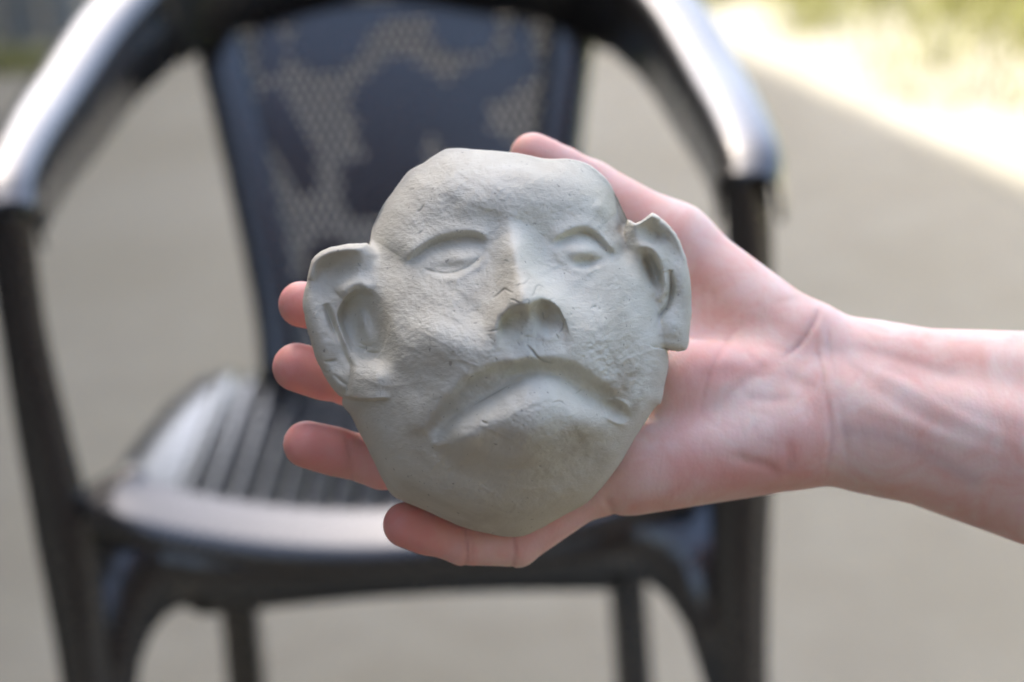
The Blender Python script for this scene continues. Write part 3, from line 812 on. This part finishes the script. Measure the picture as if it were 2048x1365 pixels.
def surface_nets(F, origin, h):
    """F: sdf samples (nx,ny,nz); returns verts, quads"""
    neg = F < 0
    c = [neg[i:F.shape[0] - 1 + i, j:F.shape[1] - 1 + j, k:F.shape[2] - 1 + k] for i in (0, 1) for j in (0, 1) for k in (0, 1)]
    cnt = sum(x.astype(np.int8) for x in c)
    act = (cnt > 0) & (cnt < 8)
    idx = np.argwhere(act); vid = -np.ones(act.shape, np.int64); vid[act] = np.arange(len(idx))
    val = {}
    for i in (0, 1):
        for j in (0, 1):
            for k in (0, 1): val[i, j, k] = F[idx[:, 0] + i, idx[:, 1] + j, idx[:, 2] + k]
    acc = np.zeros((len(idx), 3)); n = np.zeros(len(idx))
    cs = list(val)
    for p in cs:
        for ax in range(3):
            if p[ax] == 0:
                q = list(p); q[ax] = 1; q = tuple(q)
                a, b = val[p], val[q]; m = (a < 0) != (b < 0)
                t = np.where(m, a / np.where(m, a - b, 1), 0)
                pt = np.tile(np.array(p, float), (len(idx), 1)); pt[:, ax] += t
                acc[m] += pt[m]; n[m] += 1
    V = (idx + acc / n[:, None]) * h + origin
    Q = []
    for ax in range(3):
        o1, o2 = [(1, 2), (2, 0), (0, 1)][ax]
        sl0 = [slice(1, -1)] * 3; 
        a = neg; sh = list(F.shape)
        s0 = [slice(None)] * 3; s1 = [slice(None)] * 3
        s0[ax] = slice(0, -1); s1[ax] = slice(1, None)
        for o in (o1, o2): s0[o] = slice(1, -1); s1[o] = slice(1, -1)
        A, B = neg[tuple(s0)], neg[tuple(s1)]
        e = np.argwhere(A != B)
        sg = A[A != B]
        e = e.copy(); e[:, o1] += 1; e[:, o2] += 1
        def cell(d1, d2):
            k = e.copy(); k[:, o1] -= d1; k[:, o2] -= d2; return vid[k[:, 0], k[:, 1], k[:, 2]]
        q = np.stack([cell(1, 1), cell(0, 1), cell(0, 0), cell(1, 0)], 1)
        q[~sg] = q[~sg][:, ::-1]
        Q.append(q)
    return V, np.concatenate(Q)

FINGERS = {
    'index': [JT(1105, 575, -2.0, 1.0), J(920, 636, -2.75, .88), J(752, 632, -2.1, .78), J(603, 609, -1.15, .70)],
    'middle': [JT(1075, 710, -2.6, 1.0), J(900, 782, -2.8, .90), J(735, 776, -2.0, .80), J(594, 735, -1.0, .745)],
    'ring': [JT(1100, 840, -2.5, .98), J(930, 922, -2.65, .88), J(765, 928, -1.85, .82), J(614, 889, -.95, .72)],
    'little': [J(1195, 962, -2.2, .95), J(1035, 1092, -1.75, .68), J(928, 1090, -1.2, .66), J(811, 1050, -.7, .68)],
    'thumb': [JT(1335, 490, -1.7, 1.42), JT(1180, 378, -.8, .98), JT(1120, 343, -.1, .86), JT(1066, 313, .5, .76)],
}
def build_hand():
    h = 0.078
    lo = np.array([-8.0, -9.6, -10.0]); hi = np.array([27.0, 7.8, 1.2])
    nx, ny, nz = ((hi - lo) / h).astype(int)
    gx = (lo[0] + np.arange(nx) * h).astype(np.float32)[:, None, None]; gy = (lo[1] + np.arange(ny) * h).astype(np.float32)[None, :, None]; gz = (lo[2] + np.arange(nz) * h).astype(np.float32)[None, None, :]
    BIG = 3.0
    def cone(a, b, pad=1.6):
        """distance to a tapered capsule, evaluated only near it"""
        a, b = np.array(a, float), np.array(b, float)
        p0, p1, r0, r1 = a[:3], b[:3], a[3], b[3]; R = max(r0, r1) + pad
        lo_, hi_ = np.minimum(p0, p1) - R, np.maximum(p0, p1) + R
        s = [slice(max(0, int((lo_[k] - lo[k]) / h)), max(0, int((hi_[k] - lo[k]) / h) + 1)) for k in range(3)]
        out = np.full((nx, ny, nz), BIG, np.float32)
        x, y, z = gx[s[0]], gy[:, s[1]], gz[:, :, s[2]]
        d = p1 - p0; l2 = d @ d
        t = np.clip(((x - p0[0]) * d[0] + (y - p0[1]) * d[1] + (z - p0[2]) * d[2]) / l2, 0, 1)
        out[s[0], s[1], s[2]] = np.sqrt((x - p0[0] - t * d[0]) ** 2 + (y - p0[1] - t * d[1]) ** 2 + (z - p0[2] - t * d[2]) ** 2) - (r0 + (r1 - r0) * t)
        return out
    def smin(a, b, k):
        q = np.clip(.5 + .5 * (b - a) / k, 0, 1); return b * (1 - q) + a * q - k * q * (1 - q)
    # palm and forearm
    d = cone(JT(1570, 690, -2.7, 1.74), JT(1350, 503, -2.0, 1.42))                                  # thumb mound
    d = smin(d, cone(JT(1555, 872, -2.9, 1.80), JT(1270, 930, -2.3, 1.52)), 1.0)                     # little-finger side mound
    d = smin(d, cone(JT(1640, 790, -3.1, 1.55), JT(1345, 760, -1.35, 1.4)), .9)
    for f, c in (('index', JT(1530, 720, -3.4, 1.3)), ('middle', JT(1530, 770, -3.5, 1.3)), ('ring', JT(1530, 830, -3.4, 1.3)), ('little', JT(1500, 890, -3.2, 1.4))):
        a = list(FINGERS[f][0]); a[3] += .12; a[2] -= .1
        d = smin(d, cone(c, a), .8)
    d = smin(d, cone(JT(1640, 722, -3.4, 1.72), JT(1760, 760, -3.5, 1.78)), 1.0)
    d = smin(d, cone(JT(1640, 862, -3.4, 1.78), JT(1760, 870, -3.5, 1.86)), 1.0)
    d = smin(d, cone(JT(1760, 760, -3.5, 1.80), JT(2600, 880, -3.4, 3.4)), .8)
    d = smin(d, cone(JT(1760, 868, -3.5, 1.86), JT(2600, 1075, -3.4, 3.4)), .8)
    d = smin(d, cone(JT(1640, 800, -2.65, 1.1), JT(2100, 890, -2.35, 1.5)), .9)                      # tendons of the inner wrist
    out = None
    for f, js in FINGERS.items():
        js = [tuple(j) for j in js]
        c = None
        for a, b in zip(js[:-1], js[1:]):
            q = cone(a, b, .8); c = q if c is None else smin(c, q, .16)
        # pad of the last phalanx
        a, b = np.array(js[-2]), np.array(js[-1])
        m = a * .35 + b * .65
        pad = m + np.array([0, 0, .10, 0]); pad[3] = b[3] * 1.02
        c = smin(c, cone(pad, tuple(b + np.array([0, 0, .05, -.04])), .8), .25)
        D = smin(d, c, .9 if f == 'thumb' else .45)
        out = D if out is None else np.minimum(out, D)
    # creases and tendons, cut into the viewer's side
    px2 = (gx[:, 0, 0] / (S * 100) / 1.04 + MX)[:, None] + np.zeros((1, ny)); py2 = (MY - gy[0, :, 0] / (S * 100) / 1.04)[None, :] + np.zeros((nx, 1))
    rel = np.zeros((nx, ny), np.float32)
    def cr(pts, w, dep, taper=.3):
        nonlocal rel
        dd, _, _, t, _ = poly_dist(px2, py2, catmull(pts, 5), False)
        rel += .6 * dep * np.exp(-(dd / w) ** 2) * np.clip(np.minimum(t, 1 - t) / taper, 0, 1)
    cr([(1652, 606), (1636, 640), (1600, 690), (1560, 722)], 4.5, .15); cr([(1636, 660), (1634, 700), (1640, 730)], 7, .06)
    cr([(1640, 770), (1650, 820), (1652, 880), (1646, 950)], 6, .08); cr([(1632, 690), (1640, 740), (1638, 790)], 4, .09); cr([(1664, 640), (1660, 700), (1668, 760)], 4, .06); cr([(1490, 650), (1440, 700), (1405, 770), (1392, 840)], 4.5, .08); cr([(1668, 790), (1680, 860), (1690, 940)], 9, .05)
    cr([(1440, 905), (1480, 915), (1530, 930), (1556, 955)], 10, .10); cr([(1560, 870), (1570, 910), (1560, 950)], 10, .06)
    cr([(1500, 740), (1430, 745), (1380, 760)], 16, .07); cr([(1560, 722), (1510, 745), (1450, 790), (1400, 850)], 12, .05); cr([(1600, 790), (1540, 800), (1470, 790)], 10, .04)
    cr([(1540, 610), (1580, 600), (1620, 596)], 8, .04)
    cr([(1680, 715), (1780, 760), (1900, 830), (2048, 900)], 12, -.07); cr([(1690, 750), (1800, 810), (1920, 880)], 14, .06); cr([(1680, 690), (1800, 720), (1950, 770)], 12, .05)
    cr([(1690, 800), (1820, 850), (2000, 920)], 12, -.05); cr([(1560, 740), (1600, 770), (1640, 780)], 14, .05)
    cr([(929, 1045), (936, 1090), (930, 1136)], 3.6, .12, .1); cr([(1024, 1060), (1029, 1095), (1022, 1136)], 3.6, .10, .1); cr([(940, 1048), (946, 1090), (941, 1132)], 3, .05, .1)
    cr([(700, 860), (712, 915), (706, 972)], 3.6, .07, .1); cr([(664, 705), (676, 765), (668, 815)], 3.6, .06, .1)
    cr([(1205, 985), (1222, 1015), (1232, 1040)], 8, .10, .2)
    rng = np.random.default_rng(3)
    for q in range(70):
        cx, cy = rng.uniform(1400, 1760), rng.uniform(560, 960); a = rng.normal(1.2, .7); l = rng.uniform(12, 45)
        cr([(cx - l * math.cos(a), cy - l * math.sin(a)), (cx + rng.normal(0, 4), cy), (cx + l * math.cos(a), cy + l * math.sin(a))], rng.uniform(2.5, 6), rng.uniform(.008, .03), .5)
    sh2 = (TILT * np.minimum(0, py2 - 900) / 63.0).astype(np.float32)[:, :, None]; front = np.clip((gz - sh2 + 3.6) / 1.2, 0, 1)
    out = out + rel[:, :, None] * front
    V, Q = surface_nets(out, lo, h)
    # vertex tints
    vx, vy = V[:, 0] / (S * 100) / (1 - V[:, 2] / 69) + MX, MY - V[:, 1] / (S * 100) / (1 - V[:, 2] / 69)
    g = lambda cx, cy, rx, ry, a=0.0: np.exp(-((((vx - cx) * math.cos(a) + (vy - cy) * math.sin(a)) / rx) ** 2 + ((-(vx - cx) * math.sin(a) + (vy - cy) * math.cos(a)) / ry) ** 2))
    fl = np.zeros(len(V))
    for f in FINGERS.values():
        dd = np.sqrt(((V - np.array(f[-1][:3])) ** 2).sum(1)); fl = np.maximum(fl, (.85 if f is not FINGERS['thumb'] else .3) * np.exp(-(dd / 2.6) ** 2))
    fl += .45 * g(1420, 950, 170, 60, .05) + .35 * g(1400, 760, 60, 80) + .3 * g(1500, 720, 90, 35, -.4) + .35 * g(1590, 900, 60, 60) + .3 * g(1130, 1060, 120, 60) - .25 * g(1480, 560, 110, 80, .6) - .2 * g(1450, 800, 70, 30) + .2 * g(1300, 430, 120, 30, .6)
    fl += .25 * g(1440, 690, 60, 30)
    cm = np.clip(rel, 0, 1)
    ix = np.clip(((V[:, 0] - lo[0]) / h).astype(int), 0, nx - 1); iy = np.clip(((V[:, 1] - lo[1]) / h).astype(int), 0, ny - 1)
    cr_ = np.clip(cm[ix, iy] * 3.2, 0, .4) * (V[:, 2] > -3.3 + TILT * np.minimum(0, vy - 900) / 63)
    vein = np.zeros(len(V))
    for pts in ([(1660, 690), (1720, 730), (1800, 770), (1880, 800), (2048, 850)], [(1720, 730), (1790, 740), (1900, 745)], [(1690, 860), (1800, 880), (1950, 960)]):
        dd, _, _, t, _ = poly_dist(vx, vy, catmull(pts, 5), False); vein = np.maximum(vein, .3 * np.exp(-(dd / 17) ** 2))
    colr = np.stack([np.clip(fl, 0, 1), cr_, vein * (V[:, 2] > -3.4 + TILT * np.minimum(0, vy - 900) / 63), np.ones(len(V))], 1).astype(np.float32)
    me = mesh_np('hand', V * CMU, Q)
    o = link('hand', me, M_SKIN)
    ca = me.color_attributes.new('flush', 'FLOAT_COLOR', 'POINT'); ca.data.foreach_set('color', colr.ravel())
    o.matrix_world = FRAME
    tag(o, 'bare right hand and forearm reaching in to hold up the clay face', 'hand')
    md = o.modifiers.new('relax', 'SMOOTH'); md.factor = .5; md.iterations = 3
    # nails on the far side of each fingertip
    for f, js in FINGERS.items():
        a, b = np.array(js[-2][:3]), np.array(js[-1][:3]); r = js[-1][3]
        t = (b - a) / np.linalg.norm(b - a)
        dors = np.array([0, 0, -1.0]) if f != 'thumb' else np.array([-.35, .45, -.8])
        if f == 'little': dors = np.array([-.1, -.75, -.65])
        dors -= t * (dors @ t); dors /= np.linalg.norm(dors); s = np.cross(t, dors)
        vs_, qs = [], []
        n, m = 9, 9
        for i in range(n):
            for j in range(m):
                u = -1 + 2 * i / (n - 1); v = -1 + 2 * j / (m - 1)
                w = u * math.sqrt(1 - v * v * .30); ang = w * .82
                al = v * r * .62 + r * .02; vs_.append(b + t * al + (dors * math.cos(ang) + s * math.sin(ang)) * math.sqrt(r * r - max(0, al) ** 2) * 1.005)
        for i in range(n - 1):
            for j in range(m - 1): qs.append((i * m + j, (i + 1) * m + j, (i + 1) * m + j + 1, i * m + j + 1))
        mn = mesh_np('fingernail', np.array(vs_) * CMU, np.array(qs)); no = link('fingernail', mn, M_NAIL, o)
        sd = no.modifiers.new('thickness', 'SOLIDIFY'); sd.thickness = .0006; sd.offset = 0
    return o
hand = build_hand()

# ------------------------------------------------------------------ small things on the ground, far behind
def blades(name, pts, hmin, hmax, mat, label, cat):
    V, F = [], []
    for x, y in pts:
        a = random.uniform(0, 6.28); hh = random.uniform(hmin, hmax); w = random.uniform(.002, .0045); lx, ly = random.gauss(0, .45) * hh, random.gauss(0, .45) * hh
        c, s = math.cos(a) * w, math.sin(a) * w; k = len(V)
        V += [(x - c, y - s, .002), (x + c, y + s, .002), (x + c * .7 + lx * .4, y + s * .7 + ly * .4, hh * .6), (x - c * .7 + lx * .4, y - s * .7 + ly * .4, hh * .6), (x + lx, y + ly, hh), (x + lx + .0006, y + ly, hh)]
        F += [(k, k + 1, k + 2, k + 3), (k + 3, k + 2, k + 5, k + 4)]
    me = mesh_np(name, np.array(V), np.array(F))
    return tag(link(name, me, mat), label, cat, kind='stuff')

def clumps(n, cs):
    out = []
    for cx, cy, r, k in cs:
        out += [(random.gauss(cx, r), random.gauss(cy, r)) for _ in range(k)]
    return out
random.seed(21)
sunny = [(1.34, 6.02, .2, 330), (1.5, 6.34, .22, 520), (1.25, 5.56, .12, 70), (.62, 6.9, .08, 600), (.8, 7.2, .14, 700), (1.1, 5.54, .12, 70), (1.07, 6.6, .12, 300), (.9, 6.19, .05, 120), (1.07, 5.06, .1, 60), (1.6, 5.6, .14, 350), (1.8, 6.6, .2, 1200), (1.3, 7.3, .2, 900)]
for _ in range(70):
    y = random.uniform(4.4, 10.5); x = .59 - .2156 * (y - 6.22) + .40 + random.uniform(0, 3.2)
    sunny.append((x, y, random.uniform(.04, .14), random.randint(60, 240)))
blades('grass', clumps(0, sunny), .03, .11, M_GRASS, 'patchy green grass in the sunlit ground beyond the shade', 'grass')
random.seed(5)
blades('dry_grass', clumps(0, [(-1.42, 6.38, .07, 420), (-1.3, 6.35, .06, 260), (-1.6, 6.4, .10, 300), (-1.03, 5.36, .03, 90), (-1.0, 5.3, .02, 50), (-1.75, 6.6, .12, 240)]), .02, .06, M_DRYGRASS, 'yellowing grass tufts in the shade at the far left', 'grass')
EDGING = [(-1.66, 7.02, .10, .42, 'leftmost upright concrete edging block behind the yellow grass'), (-1.515, 7.0, .115, .45, 'middle upright concrete edging block behind the yellow grass'), (-1.375, 6.98, .10, .40, 'rightmost upright concrete edging block, nearest the chair arm')]
for k, (x, y, w, hgt, lab) in enumerate(EDGING):
    bm = bmesh.new(); box(bm, -w / 2, w / 2, -.05, .05, 0, hgt, .012, 2)
    for v in bm.verts: v.co.x += .012 * math.sin(v.co.z * 9 + k); v.co.y += .01 * math.cos(v.co.z * 7 + 2 * k)
    o = bm_obj('edging_block', bm, M_BLOCK); o.location = (x, y, -.003); o.rotation_euler.z = .15 * (k - 1)
    tag(o, lab, 'block', 'concrete edging blocks at the far left')
